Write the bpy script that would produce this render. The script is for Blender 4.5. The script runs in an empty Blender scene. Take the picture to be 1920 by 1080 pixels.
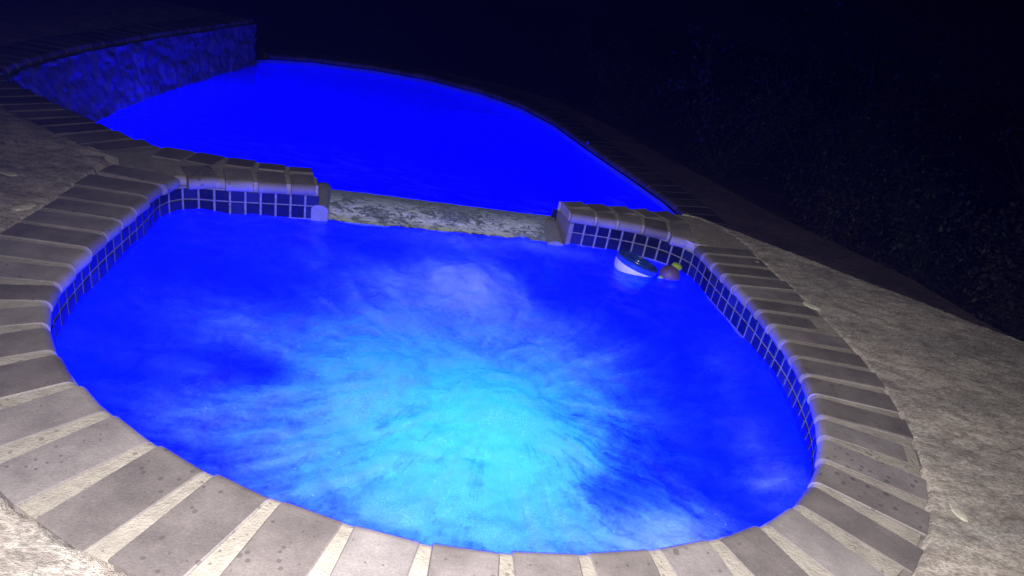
import bpy, bmesh, math, random
import numpy as np
from mathutils import Vector, Matrix
random.seed(7)
rng = np.random.default_rng(11)
C = bpy.context.scene.collection
SC = bpy.context.scene
R = math.radians

# ------------------------------------------------------------------ camera
cam = bpy.data.cameras.new('camera'); co = bpy.data.objects.new('camera', cam); C.objects.link(co)
p, r = .4594, .1918
F = Vector((0, math.cos(p), -math.sin(p))); rt = Vector((1, 0, 0)); up = rt.cross(F)
RX = rt*math.cos(r)+up*math.sin(r); UY = -rt*math.sin(r)+up*math.cos(r)
co.matrix_world = Matrix(((RX.x, UY.x, -F.x, 0), (RX.y, UY.y, -F.y, 0), (RX.z, UY.z, -F.z, 1.3), (0, 0, 0, 1)))
cam.sensor_width = 36; cam.lens = 36*1299/1920; cam.clip_end = 500; cam.clip_start = .02
SC.camera = co
# ------------------------------------------------------------------ night sky, exposure
w = bpy.data.worlds.new('World'); SC.world = w; w.use_nodes = True
bg = w.node_tree.nodes['Background']; bg.inputs[0].default_value = (.10, .10, .95, 1); bg.inputs[1].default_value = .002
SC.view_settings.view_transform = 'Standard'; SC.view_settings.look = 'None'
SC.view_settings.exposure = 0; SC.view_settings.gamma = 1
# ------------------------------------------------------------------ lights: the phone flash, the underwater lamps, an added green tint
def lamp(name, loc, power, col, rad, kind='POINT'):
    l = bpy.data.lights.new(name, kind); l.energy = power; l.color = col; l.shadow_soft_size = rad
    o = bpy.data.objects.new(name, l); C.objects.link(o); o.location = loc
    return o
FLASH = lamp('camera_flash', (-.055, -.01, 1.33), 520, (1, .94, .92), .012, 'SPOT')
FLASH.data.spot_size = R(142); FLASH.data.spot_blend = 1.; FLASH.rotation_euler = (R(24), 0, R(-13))
SPA_LAMP_AND_TINT = [lamp('spa_lamp_and_tint', (.02, 1.72, -.62), 240, (.0, .004, 1), .10), lamp('spa_lamp_and_tint', (-.02, 1.86, -.72), 12, (.0, 1, .45), .10)]  # second lamp is added, green, only to tint the foam core cyan
POOL_LAMPS = [lamp('pool_lamp', (-.5, 4.35, -1.05), 80, (.0, .0, 1), .12),
              lamp('pool_lamp', (.1, 7.0, -1.05), 22, (.0, .0, 1), .12),
              lamp('pool_lamp', (-3.0, 5.6, -1.2), 135, (.0, .0, 1), .12)]

# ------------------------------------------------------------------ helpers
def meta(o, label=None, cat=None, group=None, kind=None):
    if label: o['label'] = label
    if cat: o['category'] = cat
    if group: o['group'] = group
    if kind: o['kind'] = kind
    return o
def empty(name, loc=(0, 0, 0), **k):
    o = bpy.data.objects.new(name, None); C.objects.link(o); o.location = loc
    return meta(o, **k)
def mesh(name, V, Fc, mat, parent=None, smooth=None, loc=None, mi=None, **k):
    me = bpy.data.meshes.new(name); me.from_pydata([tuple(map(float, v)) for v in V], [], [tuple(map(int, f)) for f in Fc])
    for m in (mat if isinstance(mat, (list, tuple)) else [mat]): me.materials.append(m)
    if mi is not None: me.polygons.foreach_set('material_index', np.array(mi, dtype=np.int32))
    if smooth is not None:
        me.polygons.foreach_set('use_smooth', [True]*len(me.polygons))
        if smooth < 179: me.set_sharp_from_angle(angle=R(smooth))
    me.update()
    o = bpy.data.objects.new(name, me); C.objects.link(o)
    if parent:
        o.parent = parent
        o.matrix_parent_inverse = Matrix.Translation(parent.location).inverted()
    if loc: o.location = loc
    return meta(o, **k)
class MB:
    def __init__(s): s.V = []; s.F = []; s.m = []
    def add(s, V, Fc, m=0):
        n = len(s.V); s.V += [tuple(v) for v in V]; s.F += [tuple(i+n for i in f) for f in Fc]; s.m += [m]*len(Fc)
    def build(s, name, mat, parent=None, smooth=None, **k):
        return mesh(name, s.V, s.F, mat, parent, smooth, mi=s.m, **k)
TAB = rng.random((256, 256))
def vnoise(x, y):
    xi = np.floor(x).astype(int); yi = np.floor(y).astype(int); fx = x-xi; fy = y-yi
    fx = fx*fx*(3-2*fx); fy = fy*fy*(3-2*fy)
    g = lambda a, b: TAB[a % 256, b % 256]
    return (g(xi, yi)*(1-fx)+g(xi+1, yi)*fx)*(1-fy)+(g(xi, yi+1)*(1-fx)+g(xi+1, yi+1)*fx)*fy
def fbm(x, y, f=1., o=4, g=.5):
    x = np.asarray(x, float); y = np.asarray(y, float); t = 0; a = 1; s = 0
    for i in range(o):
        t = t+a*vnoise(x*f+17.3*i, y*f+9.1*i); s += a; a *= g; f *= 2.03
    return t/s
def worley(x, y, f):
    x = np.asarray(x)*f; y = np.asarray(y)*f; xi = np.floor(x).astype(int); yi = np.floor(y).astype(int)
    d1 = np.full(x.shape, 9.); d2 = d1.copy(); idv = d1.copy()
    for a in (-1, 0, 1):
        for b in (-1, 0, 1):
            cx = xi+a; cy = yi+b
            px = cx+TAB[cx % 256, cy % 256]; py = cy+TAB[(cx+91) % 256, (cy+37) % 256]
            d = np.hypot(px-x, py-y); n = d < d1
            d2 = np.where(n, d1, np.minimum(d2, d)); idv = np.where(n, TAB[(cx+5) % 256, (cy+77) % 256], idv); d1 = np.where(n, d, d1)
    return d1, d2, idv
def inpoly(P, X, Y):
    c = np.zeros(X.shape, bool); n = len(P)
    for i in range(n):
        x1, y1 = P[i]; x2, y2 = P[(i+1) % n]
        if y1 == y2: continue
        m = ((y1 > Y) != (y2 > Y)) & (X < (x2-x1)*(Y-y1)/(y2-y1)+x1); c ^= m
    return c
def pdist(P, X, Y, closed=True):
    d = np.full(X.shape, 1e9); n = len(P)
    for i in range(n if closed else n-1):
        a = np.array(P[i]); b = np.array(P[(i+1) % n]); e = b-a; L = e@e+1e-12
        t = np.clip(((X-a[0])*e[0]+(Y-a[1])*e[1])/L, 0, 1)
        d = np.minimum(d, np.hypot(X-a[0]-t*e[0], Y-a[1]-t*e[1]))
    return d
def resample(P, step, closed=False):
    P = np.array(P, float)
    if closed: P = np.vstack([P, P[:1]])
    s = np.r_[0, np.cumsum(np.hypot(*np.diff(P, axis=0).T))]; n = max(2, int(round(s[-1]/step))+1)
    q = np.linspace(0, s[-1], n); o = np.c_[np.interp(q, s, P[:, 0]), np.interp(q, s, P[:, 1])]
    return o[:-1] if closed else o
def smoothc(P, it, closed=False):
    P = np.array(P, float)
    for _ in range(it):
        if closed: P = .5*P+.25*(np.roll(P, 1, 0)+np.roll(P, -1, 0))
        else: P[1:-1] = .5*P[1:-1]+.25*(P[:-2]+P[2:])
    return P
def normals(P, closed=False):   # right-hand normal of the walking direction
    if closed: T = np.roll(P, -1, 0)-np.roll(P, 1, 0)
    else: T = np.gradient(P, axis=0)
    T = T/np.linalg.norm(T, axis=1)[:, None]
    return np.c_[T[:, 1], -T[:, 0]]

# ------------------------------------------------------------------ materials
class NT:
    def __init__(s, name):
        s.m = bpy.data.materials.new(name); s.m.use_nodes = True; s.t = s.m.node_tree; s.t.nodes.clear()
        s.out = s.t.nodes.new('ShaderNodeOutputMaterial')
    def n(s, typ, **k):
        nd = s.t.nodes.new('ShaderNode'+typ)
        for a, v in k.items():
            if a.startswith('_'): setattr(nd, a[1:], v)
            else:
                key = int(a[1:]) if a[0] == 'i' and a[1:].isdigit() else a.replace('0', ' ')
                s.set(nd.inputs[key], v)
        return nd
    def set(s, inp, v):
        if isinstance(v, bpy.types.NodeSocket): s.t.links.new(v, inp)
        elif isinstance(v, (tuple, list)) and len(v) == 3 and inp.type == 'RGBA': inp.default_value = (*v, 1)
        else: inp.default_value = v
    def math(s, op, a, b=0., c=0., clamp=False):
        nd = s.n('Math', _operation=op, _use_clamp=clamp); s.set(nd.inputs[0], a); s.set(nd.inputs[1], b); s.set(nd.inputs[2], c)
        return nd.outputs[0]
    def noise(s, scale, detail=4, rough=.55, vec=None, dist=0.):
        nd = s.n('TexNoise', Scale=scale, Detail=detail, Roughness=rough, Distortion=dist)
        if vec is not None: s.set(nd.inputs['Vector'], vec)
        return nd.outputs['Fac']
    def ramp(s, fac, stops, interp='LINEAR'):
        nd = s.n('ValToRGB'); s.set(nd.inputs[0], fac); cr = nd.color_ramp; cr.interpolation = interp
        while len(cr.elements) < len(stops): cr.elements.new(.5)
        for e, (pz, c) in zip(cr.elements, stops): e.position = pz; e.color = (*c, 1) if not isinstance(c, (int, float)) else (c, c, c, 1)
        return nd.outputs[0]
    def mix(s, f, a, b, mode='MIX'):
        nd = s.n('Mix', _data_type='RGBA', _blend_type=mode); s.set(nd.inputs[0], f); s.set(nd.inputs[6], a); s.set(nd.inputs[7], b)
        return nd.outputs[2]
    def bump(s, h, strength=.5, dist=.01):
        return s.n('Bump', Strength=strength, Distance=dist, Height=h).outputs[0]
    def pos(s, scale=(1, 1, 1), rot=(0, 0, 0)):
        g = s.n('NewGeometry').outputs['Position']
        return s.n('Mapping', Vector=g, Scale=scale, Rotation=rot).outputs[0]
    def bsdf(s, col, rough=.6, bump=None, spec=.5, metal=0., **k):
        b = s.n('BsdfPrincipled'); s.set(b.inputs['Base Color'], col); s.set(b.inputs['Roughness'], rough)
        s.set(b.inputs['Specular IOR Level'], spec); s.set(b.inputs['Metallic'], metal)
        if bump is not None: s.set(b.inputs['Normal'], bump)
        for a, v in k.items(): s.set(b.inputs[a.replace('_', ' ')], v)
        s.t.links.new(b.outputs[0], s.out.inputs[0]); return b

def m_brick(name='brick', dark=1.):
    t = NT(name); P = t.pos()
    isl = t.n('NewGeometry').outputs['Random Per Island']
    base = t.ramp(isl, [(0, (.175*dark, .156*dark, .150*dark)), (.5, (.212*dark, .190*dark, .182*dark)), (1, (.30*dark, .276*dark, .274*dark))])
    n1 = t.noise(7, 5, .6, P); base = t.mix(.7, base, t.ramp(n1, [(.3, .62), (.7, 1.28)]), 'MULTIPLY')
    n2 = t.noise(160, 3, .7, P); base = t.mix(.6, base, t.ramp(n2, [(.3, .75), (.7, 1.25)]), 'MULTIPLY')
    # dried splash spots and worn pale scuffs
    vo = t.n('TexVoronoi', Scale=30., Vector=P); sp = t.math('LESS_THAN', vo.outputs['Distance'], t.math('MULTIPLY', t.math('SUBTRACT', t.noise(2.6, 2, .5, P), .36), .9))
    base = t.mix(t.math('MULTIPLY', sp, .55), base, (.075, .065, .06))
    sc = t.ramp(t.noise(24, 5, .75, P, 1.2), [(.68, 0.), (.78, 1.)]); base = t.mix(t.math('MULTIPLY', sc, .35), base, (.42, .39, .36))
    h = t.math('ADD', t.noise(230, 3, .7, P), t.math('MULTIPLY', t.noise(30, 3, .6, P), 1.6))
    t.bsdf(base, t.ramp(n1, [(.3, .45), (.7, .75)]), t.bump(h, .35, .004), .35)
    return t.m
def m_mortar():
    t = NT('mortar'); P = t.pos()
    n1 = t.noise(12, 5, .65, P); c = t.ramp(n1, [(.25, (.30, .275, .235)), (.55, (.43, .40, .345)), (.8, (.52, .49, .43))])
    vo = t.n('TexVoronoi', Scale=42., Vector=P); sp = t.math('LESS_THAN', vo.outputs['Distance'], t.math('MULTIPLY', t.math('SUBTRACT', t.noise(5, 2, .5, P), .40), .95))
    c = t.mix(t.math('MULTIPLY', sp, .6), c, (.14, .125, .11))
    h = t.math('ADD', t.noise(150, 4, .7, P), t.noise(40, 3, .6, P))
    t.bsdf(c, .85, t.bump(h, .7, .006), .25); return t.m
def m_deck(name, a, b, c, s=1.):
    t = NT(name); P = t.pos((1, 1.9, 1), (0, 0, R(32)))
    n0 = t.noise(2.2*s, 3, .5, P); n1 = t.noise(10*s, 6, .68, P, .6); n2 = t.noise(60*s, 5, .7, P)
    col = t.ramp(n1, [(.28, a), (.5, b), (.72, c)])
    col = t.mix(.75, col, t.ramp(n0, [(.3, (.72, .72, .72)), (.7, (1.5, 1.42, 1.34))]), 'MULTIPLY')
    col = t.mix(.8, col, t.ramp(n2, [(.34, .6), (.66, 1.7)]), 'MULTIPLY')
    rust = t.ramp(t.noise(3.3*s, 4, .6, P), [(.56, 0.), (.7, 1.)]); col = t.mix(t.math('MULTIPLY', rust, .4), col, (.36, .25, .20))
    cr = t.n('TexVoronoi', _feature='DISTANCE_TO_EDGE', Scale=3.2*s, Vector=t.n('Vector' 'Math', _operation='ADD', i0=P, i1=t.n('TexNoise', Vector=P, Scale=5., Detail=4.).outputs['Color']).outputs[0])
    ck = t.ramp(cr.outputs['Distance'], [(.0, 1.), (.012, 0.)]); ck = t.math('MULTIPLY', ck, t.ramp(t.noise(1.7, 2, .5, P), [(.5, 0.), (.6, 1.)]))
    col = t.mix(t.math('MULTIPLY', ck, .7), col, (.05, .045, .04))
    h = t.math('ADD', t.math('MULTIPLY', n1, 2.2), t.math('ADD', n2, t.noise(240, 3, .7, P)))
    t.bsdf(col, .85, t.bump(h, .9, .012), .3); return t.m
def m_tile():
    t = NT('glazed_tile'); isl = t.n('NewGeometry').outputs['Random Per Island']
    c = t.ramp(isl, [(0, (.006, .007, .030)), (.6, (.010, .012, .05)), (1, (.02, .025, .085))])
    t.bsdf(c, .16, t.bump(t.noise(30, 2, .5, t.pos()), .25, .003), .22); return t.m
def m_grout():
    t = NT('grout'); c = t.ramp(t.noise(60, 3, .6, t.pos()), [(.3, (.13, .13, .17)), (.7, (.30, .30, .36))])
    t.bsdf(c, .8, None, .3); return t.m
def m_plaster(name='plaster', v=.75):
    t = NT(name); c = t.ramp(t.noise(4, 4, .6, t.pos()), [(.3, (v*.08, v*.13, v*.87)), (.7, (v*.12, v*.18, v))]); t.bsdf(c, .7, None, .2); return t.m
def m_rock():
    t = NT('rough_stone'); P = t.pos(); n = t.noise(16, 7, .75, P)
    c = t.ramp(n, [(.3, (.11, .105, .105)), (.55, (.18, .172, .172)), (.75, (.28, .27, .27))])
    at = t.n('Attribute', _attribute_name='tone').outputs['Fac']; c = t.mix(.85, c, t.ramp(at, [(0, .6), (1, 1.3)]), 'MULTIPLY')
    t.bsdf(c, .8, t.bump(t.noise(60, 5, .7, P), .8, .01), .3); return t.m
def m_water(name, spa):
    t = NT(name); P = t.pos()
    at = t.n('Attribute', _attribute_name='foam').outputs['Fac']
    uv = t.n('Attribute', _attribute_name='streak').outputs['Vector']
    if spa:
        s1 = t.noise(1., 6, .62, t.n('Mapping', Vector=uv, Scale=(5.5, 5.5, 2.6)).outputs[0], .5)
        s2 = t.noise(1., 5, .7, t.n('Mapping', Vector=uv, Scale=(20, 20, 6)).outputs[0], .3)
        cl = t.noise(7., 6, .65, P, .8); fine = t.noise(75, 4, .7, P, .5)
        wS = t.n('Attribute', _attribute_name='flow').outputs['Fac']
        s1 = t.math('ADD', t.math('MULTIPLY', t.math('SUBTRACT', s1, .5), wS), .5); s2 = t.math('ADD', t.math('MULTIPLY', t.math('SUBTRACT', s2, .5), wS), .5)
        k = t.math('ADD', t.math('MULTIPLY', t.math('SUBTRACT', s1, .10), 1.25), t.math('ADD', t.math('MULTIPLY', t.math('SUBTRACT', s2, .24), 1.05), t.math('ADD', t.math('MULTIPLY', cl, .9), t.math('MULTIPLY', t.math('SUBTRACT', fine, .2), .6))))   # about 1.3
        k = t.math('SUBTRACT', k, 1.3)
        d = t.math('MULTIPLY', t.math('ADD', t.math('MULTIPLY', k, 1.65), t.math('MULTIPLY', at, .9)), 1., 0., True)
        d = t.math('MULTIPLY', d, t.math('MULTIPLY', at, 2.0, .04, True))
        d = t.math('MULTIPLY', d, .72, 0., True)
        vs = t.n('TexVoronoi', Scale=170., Vector=P); dot = t.math('LESS_THAN', vs.outputs['Distance'], t.math('MULTIPLY', t.math('SUBTRACT', t.math('ADD', cl, t.math('MULTIPLY', at, .25)), .60), 1.3))
        d = t.math('ADD', d, t.math('MULTIPLY', dot, .30), 0., True)
        base = t.math('ADD', t.math('MULTIPLY', k, .5), .62, 0., True)   # fine air bubbles all through the churned water
        h = t.math('ADD', t.math('MULTIPLY', s1, .8), t.math('ADD', t.math('MULTIPLY', cl, 1.), t.math('MULTIPLY', fine, .25)))
        nrm = t.bump(h, .34, .02)
    else:
        s1 = t.noise(4, 4, .6, t.pos((1, 3, 1), (0, 0, R(-12))), .6); fine = t.noise(30, 4, .7, t.pos((1, 3, 1), (0, 0, R(-12))), .6)
        d = t.math('MULTIPLY', t.math('MULTIPLY', at, t.ramp(t.math('ADD', t.math('MULTIPLY', s1, .6), t.math('MULTIPLY', fine, .4)), [(.48, 0.), (.62, 1.)])), .5, 0., True)
        nrm = t.bump(t.noise(3.5, 3, .5, P, .4), .35, .03)
    tr = t.n('BsdfTransparent', Color=(.97, .985, 1)).outputs[0]
    nr2 = t.bump(h, .7, .03) if spa else t.bump(t.noise(9, 4, .6, P, .5), .5, .03)
    gl = t.n('BsdfGlossy', Color=(1, 1, 1), Roughness=.08 if spa else .06, Normal=nr2).outputs[0]
    fr = t.n('Fresnel', IOR=1.33, Normal=nrm).outputs[0]
    tl = t.n('BsdfTranslucent', Color=(.9, .95, 1), Normal=nrm).outputs[0]; df = t.n('BsdfDiffuse', Color=(.46, .72, 1) if spa else (.9, .95, 1), Normal=nrm).outputs[0]
    wf = t.math('MULTIPLY', t.n('Attribute', _attribute_name='froth').outputs['Fac'], .42)
    foam = t.n('MixShader', i0=t.math('ADD', wf, .15) if spa else .75, i1=tl, i2=df).outputs[0]
    if spa: tr = t.n('MixShader', i0=base, i1=tr, i2=t.n('BsdfTranslucent', Color=(.015, .045, 1), Normal=nrm).outputs[0]).outputs[0]
    else: tr = t.n('MixShader', i0=.6, i1=tr, i2=t.n('BsdfTranslucent', Color=(.01, .02, 1)).outputs[0]).outputs[0]
    body = t.n('MixShader', i0=d, i1=tr, i2=foam).outputs[0]
    sh = t.n('MixShader', i0=fr, i1=body, i2=gl).outputs[0]
    t.t.links.new(sh, t.out.inputs[0]); return t.m
def m_spill():
    t = NT('wet_spillway_stone'); P = t.pos((1, 2.0, 1), (0, 0, R(-14)))
    n = t.noise(22, 7, .74, P, 1.0); big = t.noise(4, 3, .5, P)
    f = t.ramp(t.math('ADD', t.math('MULTIPLY', n, .75), t.math('MULTIPLY', big, .3)), [(.475, 0.), (.55, 1.)])
    at = t.n('Attribute', _attribute_name='foam').outputs['Fac']; f = t.math('MULTIPLY', f, at)
    c = t.mix(f, t.ramp(n, [(.3, (.15, .19, .21)), (.7, (.33, .39, .41))]), (.88, .97, .95))
    t.bsdf(c, .16, t.bump(n, .8, .02), .6); return t.m
def m_simple(name, c, rough=.5, spec=.5, bump=None, metal=0.):
    t = NT(name); n = t.noise(25, 4, .6, t.pos()); cc = t.mix(.5, c, t.ramp(n, [(.3, .75), (.7, 1.2)]), 'MULTIPLY')
    t.bsdf(cc, rough, t.bump(n, bump, .01) if bump else None, spec, metal); return t.m
def m_leaf(name, c1, c2):
    t = NT(name); isl = t.n('NewGeometry').outputs['Random Per Island']
    t.bsdf(t.ramp(isl, [(0, c1), (1, c2)]), .6, None, .3); return t.m
def m_lens():
    t = NT('blue_lens'); e = t.n('Emission', Color=(.0, .02, 1), Strength=8.); t.t.links.new(e.outputs[0], t.out.inputs[0]); return t.m
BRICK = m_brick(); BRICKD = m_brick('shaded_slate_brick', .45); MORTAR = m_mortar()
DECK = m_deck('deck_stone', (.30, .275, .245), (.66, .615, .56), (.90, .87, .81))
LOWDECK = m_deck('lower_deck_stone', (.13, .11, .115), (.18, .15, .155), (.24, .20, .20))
TILE = m_tile(); GROUT = m_grout(); PLASTER = m_plaster(); ROCK = m_rock()
SPILL = m_spill(); LENS = m_lens()

# ------------------------------------------------------------------ plan of the spa and the pool (metres, coping top at z = 0)
SPAJ = [(-1.717,2.999,-173.9),(-1.675,2.829,-176.7),(-1.650,2.687,-175.3),(-1.635,2.552,-174.6),(-1.614,2.413,-173.5),(-1.589,2.274,-172.3),
(-1.551,2.126,-173.0),(-1.517,1.996,-167.3),(-1.475,1.878,-149.6),(-1.399,1.764,-141.1),(-1.293,1.643,-135.3),(-1.135,1.517,-130.7),
(-0.991,1.441,-121.3),(-0.826,1.359,-115.2),(-0.650,1.293,-110.0),(-0.463,1.259,-102.2),(-0.273,1.226,-99.5),(-0.085,1.202,-91.3),
(0.107,1.229,-81.5),(0.293,1.271,-76.7),(0.479,1.331,-68.5),(0.637,1.404,-59.5),(0.802,1.490,-51.8),(0.923,1.594,-38.9),
(1.017,1.714,-34.0),(1.075,1.839,-25.4),(1.126,1.983,-17.6),(1.151,2.091,-9.6),(1.174,2.235,-6.3),(1.177,2.377,-2.7),
(1.184,2.510,-0.2),(1.165,2.639,4.7),(1.146,2.764,7.5),(1.125,2.893,8.4),(1.097,3.010,10.0),(1.062,3.127,12.2),
(1.027,3.239,13.0),(0.998,3.368,13.1),(0.962,3.476,14.2),(0.934,3.588,16.)]
J = np.array(SPAJ)
J[1:-1, :2] = .6*J[1:-1, :2]+.2*(J[:-2, :2]+J[2:, :2])
A = np.unwrap(np.radians(J[:, 2])); A[1:-1] = .5*A[1:-1]+.25*(A[:-2]+A[2:])
DLN = np.array([(-1.672,3.135),(-1.505,3.184),(-1.363,3.242),(-1.216,3.300),(-1.085,3.351)])
DLP = np.array([(-1.983,3.511),(-1.812,3.530),(-1.646,3.545),(-1.486,3.562),(-1.331,3.585),(-1.193,3.612)])
DLM = np.array([(-1.83,3.30),(-1.62,3.378),(-1.45,3.415),(-1.295,3.464),(-1.150,3.506)])
DLMX = np.vstack([[(-1.935, 3.345)], DLM+(0, .014)])
DRN = np.array([(0.242,3.688),(0.396,3.704),(0.520,3.716),(0.665,3.718),(0.811,3.686),(0.934,3.588)])
DRP = np.array([(0.175,3.89),(0.323,3.931),(0.455,3.972),(0.596,4.0),(0.719,4.030),(0.862,4.065),(1.021,4.088)])
DRM = np.array([(0.236,3.800),(0.378,3.831),(0.508,3.858),(0.666,3.880),(0.828,3.905),(0.955,3.937)])
NOSE = np.vstack([[(-1.712, 3.07)], J[:-1, :2], DRN[::-1], DLN[::-1]])      # anticlockwise, closed
NOSE = resample(NOSE, .02, True); NOSE = smoothc(NOSE, 6, True)
NN = -normals(NOSE, True)*-1                                                  # outward
if np.mean(np.sum(NN*(NOSE-NOSE.mean(0)), axis=1)) < 0: NN = -NN
WALL = NOSE+NN*.022                                                           # face of the tiles
OUT = J[:, :2]+.33*np.c_[np.cos(A), np.sin(A)]
PLI = np.array([(-2.815,3.887),(-2.69,3.822),(-2.56,3.760),(-2.442,3.699),(-2.308,3.630),(-2.144,3.565),(-1.983,3.520)])
PLO = np.array([(-3.002,3.670),(-2.859,3.600),(-2.721,3.54),(-2.588,3.470),(-2.45,3.40),(-2.287,3.34),(-2.183,3.31)])
WALLTOP = [(-3.42,4.26),(-3.52,4.42),(-3.60,4.80),(-3.645,5.36),(-3.60,6.38),(-3.52,7.19),(-3.46,8.12)]
LOWIN = [(-3.46,8.12),(-3.36,8.34),(-2.96,8.64),(-2.24,8.88),(-1.57,8.93),(-.84,8.72),(-.30,8.33),(.12,7.75),(.487,6.965),(.877,6.221),(1.122,5.724),(1.26,5.30),(1.24,4.8),(1.05,4.12)]
POOLW, LOWZ, SPAW = -.5, -.40, -.198

# ------------------------------------------------------------------ coping builders
RN = .03
def profile(L, r=RN, back=True):
    p = [(L, 0)]; n = 7
    for i in range(n+1):
        a = math.pi/2+math.pi*i/n; p.append((r+r*math.cos(a), -r+r*math.sin(a)))
    p.append((L, -2*r)); return p
def brick(mb, n0, n1, a0, a1, L, z=0., gap=.020, nose=True, wf=1.):
    n0 = np.array(n0); n1 = np.array(n1); c = (n0+n1)/2; w = (np.linalg.norm(n1-n0)*wf-gap)
    a = (a0+a1)/2+random.uniform(-.012, .012); d = np.array([math.cos(a), math.sin(a)]); s = np.array([-d[1], d[0]])
    # keep the same turn as n0 -> n1
    if s@(n1-n0) < 0: s = -s
    w *= abs(s@(n1-n0))/np.linalg.norm(n1-n0)
    dz = random.uniform(-.0012, .0012); tl = random.uniform(-.004, .004); e = .0035
    pr = profile(L+random.uniform(-.004, .004)) if nose else [(L, 0), (e, 0), (0, -e), (0, -.06), (L, -.06)]
    V = []; k = len(pr)
    for sw, ins in ((-w/2, e), (-w/2+e, 0), (w/2-e, 0), (w/2, e)):
        for (u, v) in pr:
            uu = u+(ins if u < L/2 else -ins); vv = v-(ins if v > -RN else -ins)
            q = c+d*uu+s*sw; V.append((q[0], q[1], z+vv+dz+tl*(u/L)))
    Fc = []
    for j in range(3):
        for i in range(k): Fc.append((j*k+i, j*k+(i+1) % k, (j+1)*k+(i+1) % k, (j+1)*k+i))
    Fc.append(tuple(range(k))); Fc.append(tuple(range(4*k-1, 3*k-1, -1)))
    mb.add(V, Fc)
def ribbon(mb, P, N, L, z=0., inset=.008, closed=False, drop=.004, nose=True):
    pr = [(u, v-drop if i == 0 or v > -.02 else v) for i, (u, v) in enumerate(profile(L))] if nose else [(L, -drop), (0, -drop), (0, -.06), (L, -.06)]
    k = len(pr); V = []
    for qi, (q, n) in enumerate(zip(P, N)):
        ii = inset[qi] if hasattr(inset, '__len__') else inset
        for (u, v) in pr:
            t = q+n*(u+(ii if u < L/2 else 0)); V.append((t[0], t[1], z+v))
    m = len(P); Fc = []
    for j in range(m if closed else m-1):
        jj = (j+1) % m
        for i in range(k): Fc.append((j*k+i, j*k+(i+1) % k, jj*k+(i+1) % k, jj*k+i))
    mb.add(V, Fc)
def extrude(mb, P, z0, z1, m=0):
    n = len(P); V = [(x, y, z1) for x, y in P]+[(x, y, z0) for x, y in P]
    mb.add(V, [tuple(range(n)), tuple(range(2*n-1, n-1, -1))]+[(i, (i+1) % n, n+(i+1) % n, n+i) for i in range(n)], m)

# ================================================================== SPA
spa = empty('spa', (-.27, 2.4, 0), label='round raised spa full of glowing blue bubbling water, ringed by radial bricks', cat='spa')
mb = MB()
for i in range(len(J)-1): brick(mb, J[i, :2], J[i+1, :2], A[i], A[i+1], .33, gap=.020 if i > 23 or i < 8 else .026)
EXN = np.array([-1.665, 3.135]); EXA = math.radians(172)
brick(mb, J[0, :2], EXN, A[0], EXA+0 if A[0] > 0 else EXA-2*math.pi, .33, gap=.018)
# short bullnose bricks and flat back row on the two ends of the dam
def course(mb, N_, M_, gap=.016, nose=True):
    for i in range(len(N_)-1):
        c0 = (N_[i]+N_[i+1])/2; c1 = (M_[i]+M_[i+1])/2; d = c1-c0; L = np.linalg.norm(d)-gap*.8; a = math.atan2(d[1], d[0])
        brick(mb, N_[i], N_[i+1], a, a, L, gap=gap, nose=nose)
course(mb, DLN, DLM, .020); course(mb, DRN, DRM, .016)
course(mb, DLP, DLMX, .022, False); course(mb, DRP[:-1], DRM, .014, False)
mb.build('brick_coping', BRICK, spa, 40)
mb = MB(); ja = resample(J[:, :2], .04); jn = np.c_[np.interp(np.linspace(0, 1, len(ja)), np.linspace(0, 1, len(A)), np.cos(A)), np.interp(np.linspace(0, 1, len(ja)), np.linspace(0, 1, len(A)), np.sin(A))]
jn /= np.linalg.norm(jn, axis=1)[:, None]
ribbon(mb, ja, jn, .325, inset=list(.001+.013*np.clip((ja[:, 1]-1.6)/.5, 0, 1)))
for P_ in (DLN, DRN):
    q = smoothc(resample(np.vstack([[(-1.695, 3.115)], P_]) if P_ is DLN else P_, .03), 2); n = normals(q)
    if n[0][1] < 0: n = -n
    ribbon(mb, q, n, .16, inset=.020)
extrude(mb, [tuple(x) for x in [(-1.60, 3.225), DLN[1]+(0, .03), DLN[2]+(0, .03), DLN[3]+(0, .03), (-1.092, 3.385), (-1.158, 3.50), (-1.20, 3.60)]+list(DLP[::-1][1:]+(0, -.006))+[(-2.12, 3.33), (-1.98, 3.10), (-1.80, 3.10)]], -.062, -.0055)
extrude(mb, [tuple(x) for x in [(.250, 3.72)]+list(DRN[1:]+(0, .03))+[(1.27, 3.62), (1.31, 3.80), (1.05, 4.07)]+list(DRP[::-1][1:]+(0, -.008))+[(.19, 3.875)]], -.062, -.0055)
mb.build('mortar', MORTAR, spa, 40)
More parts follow.
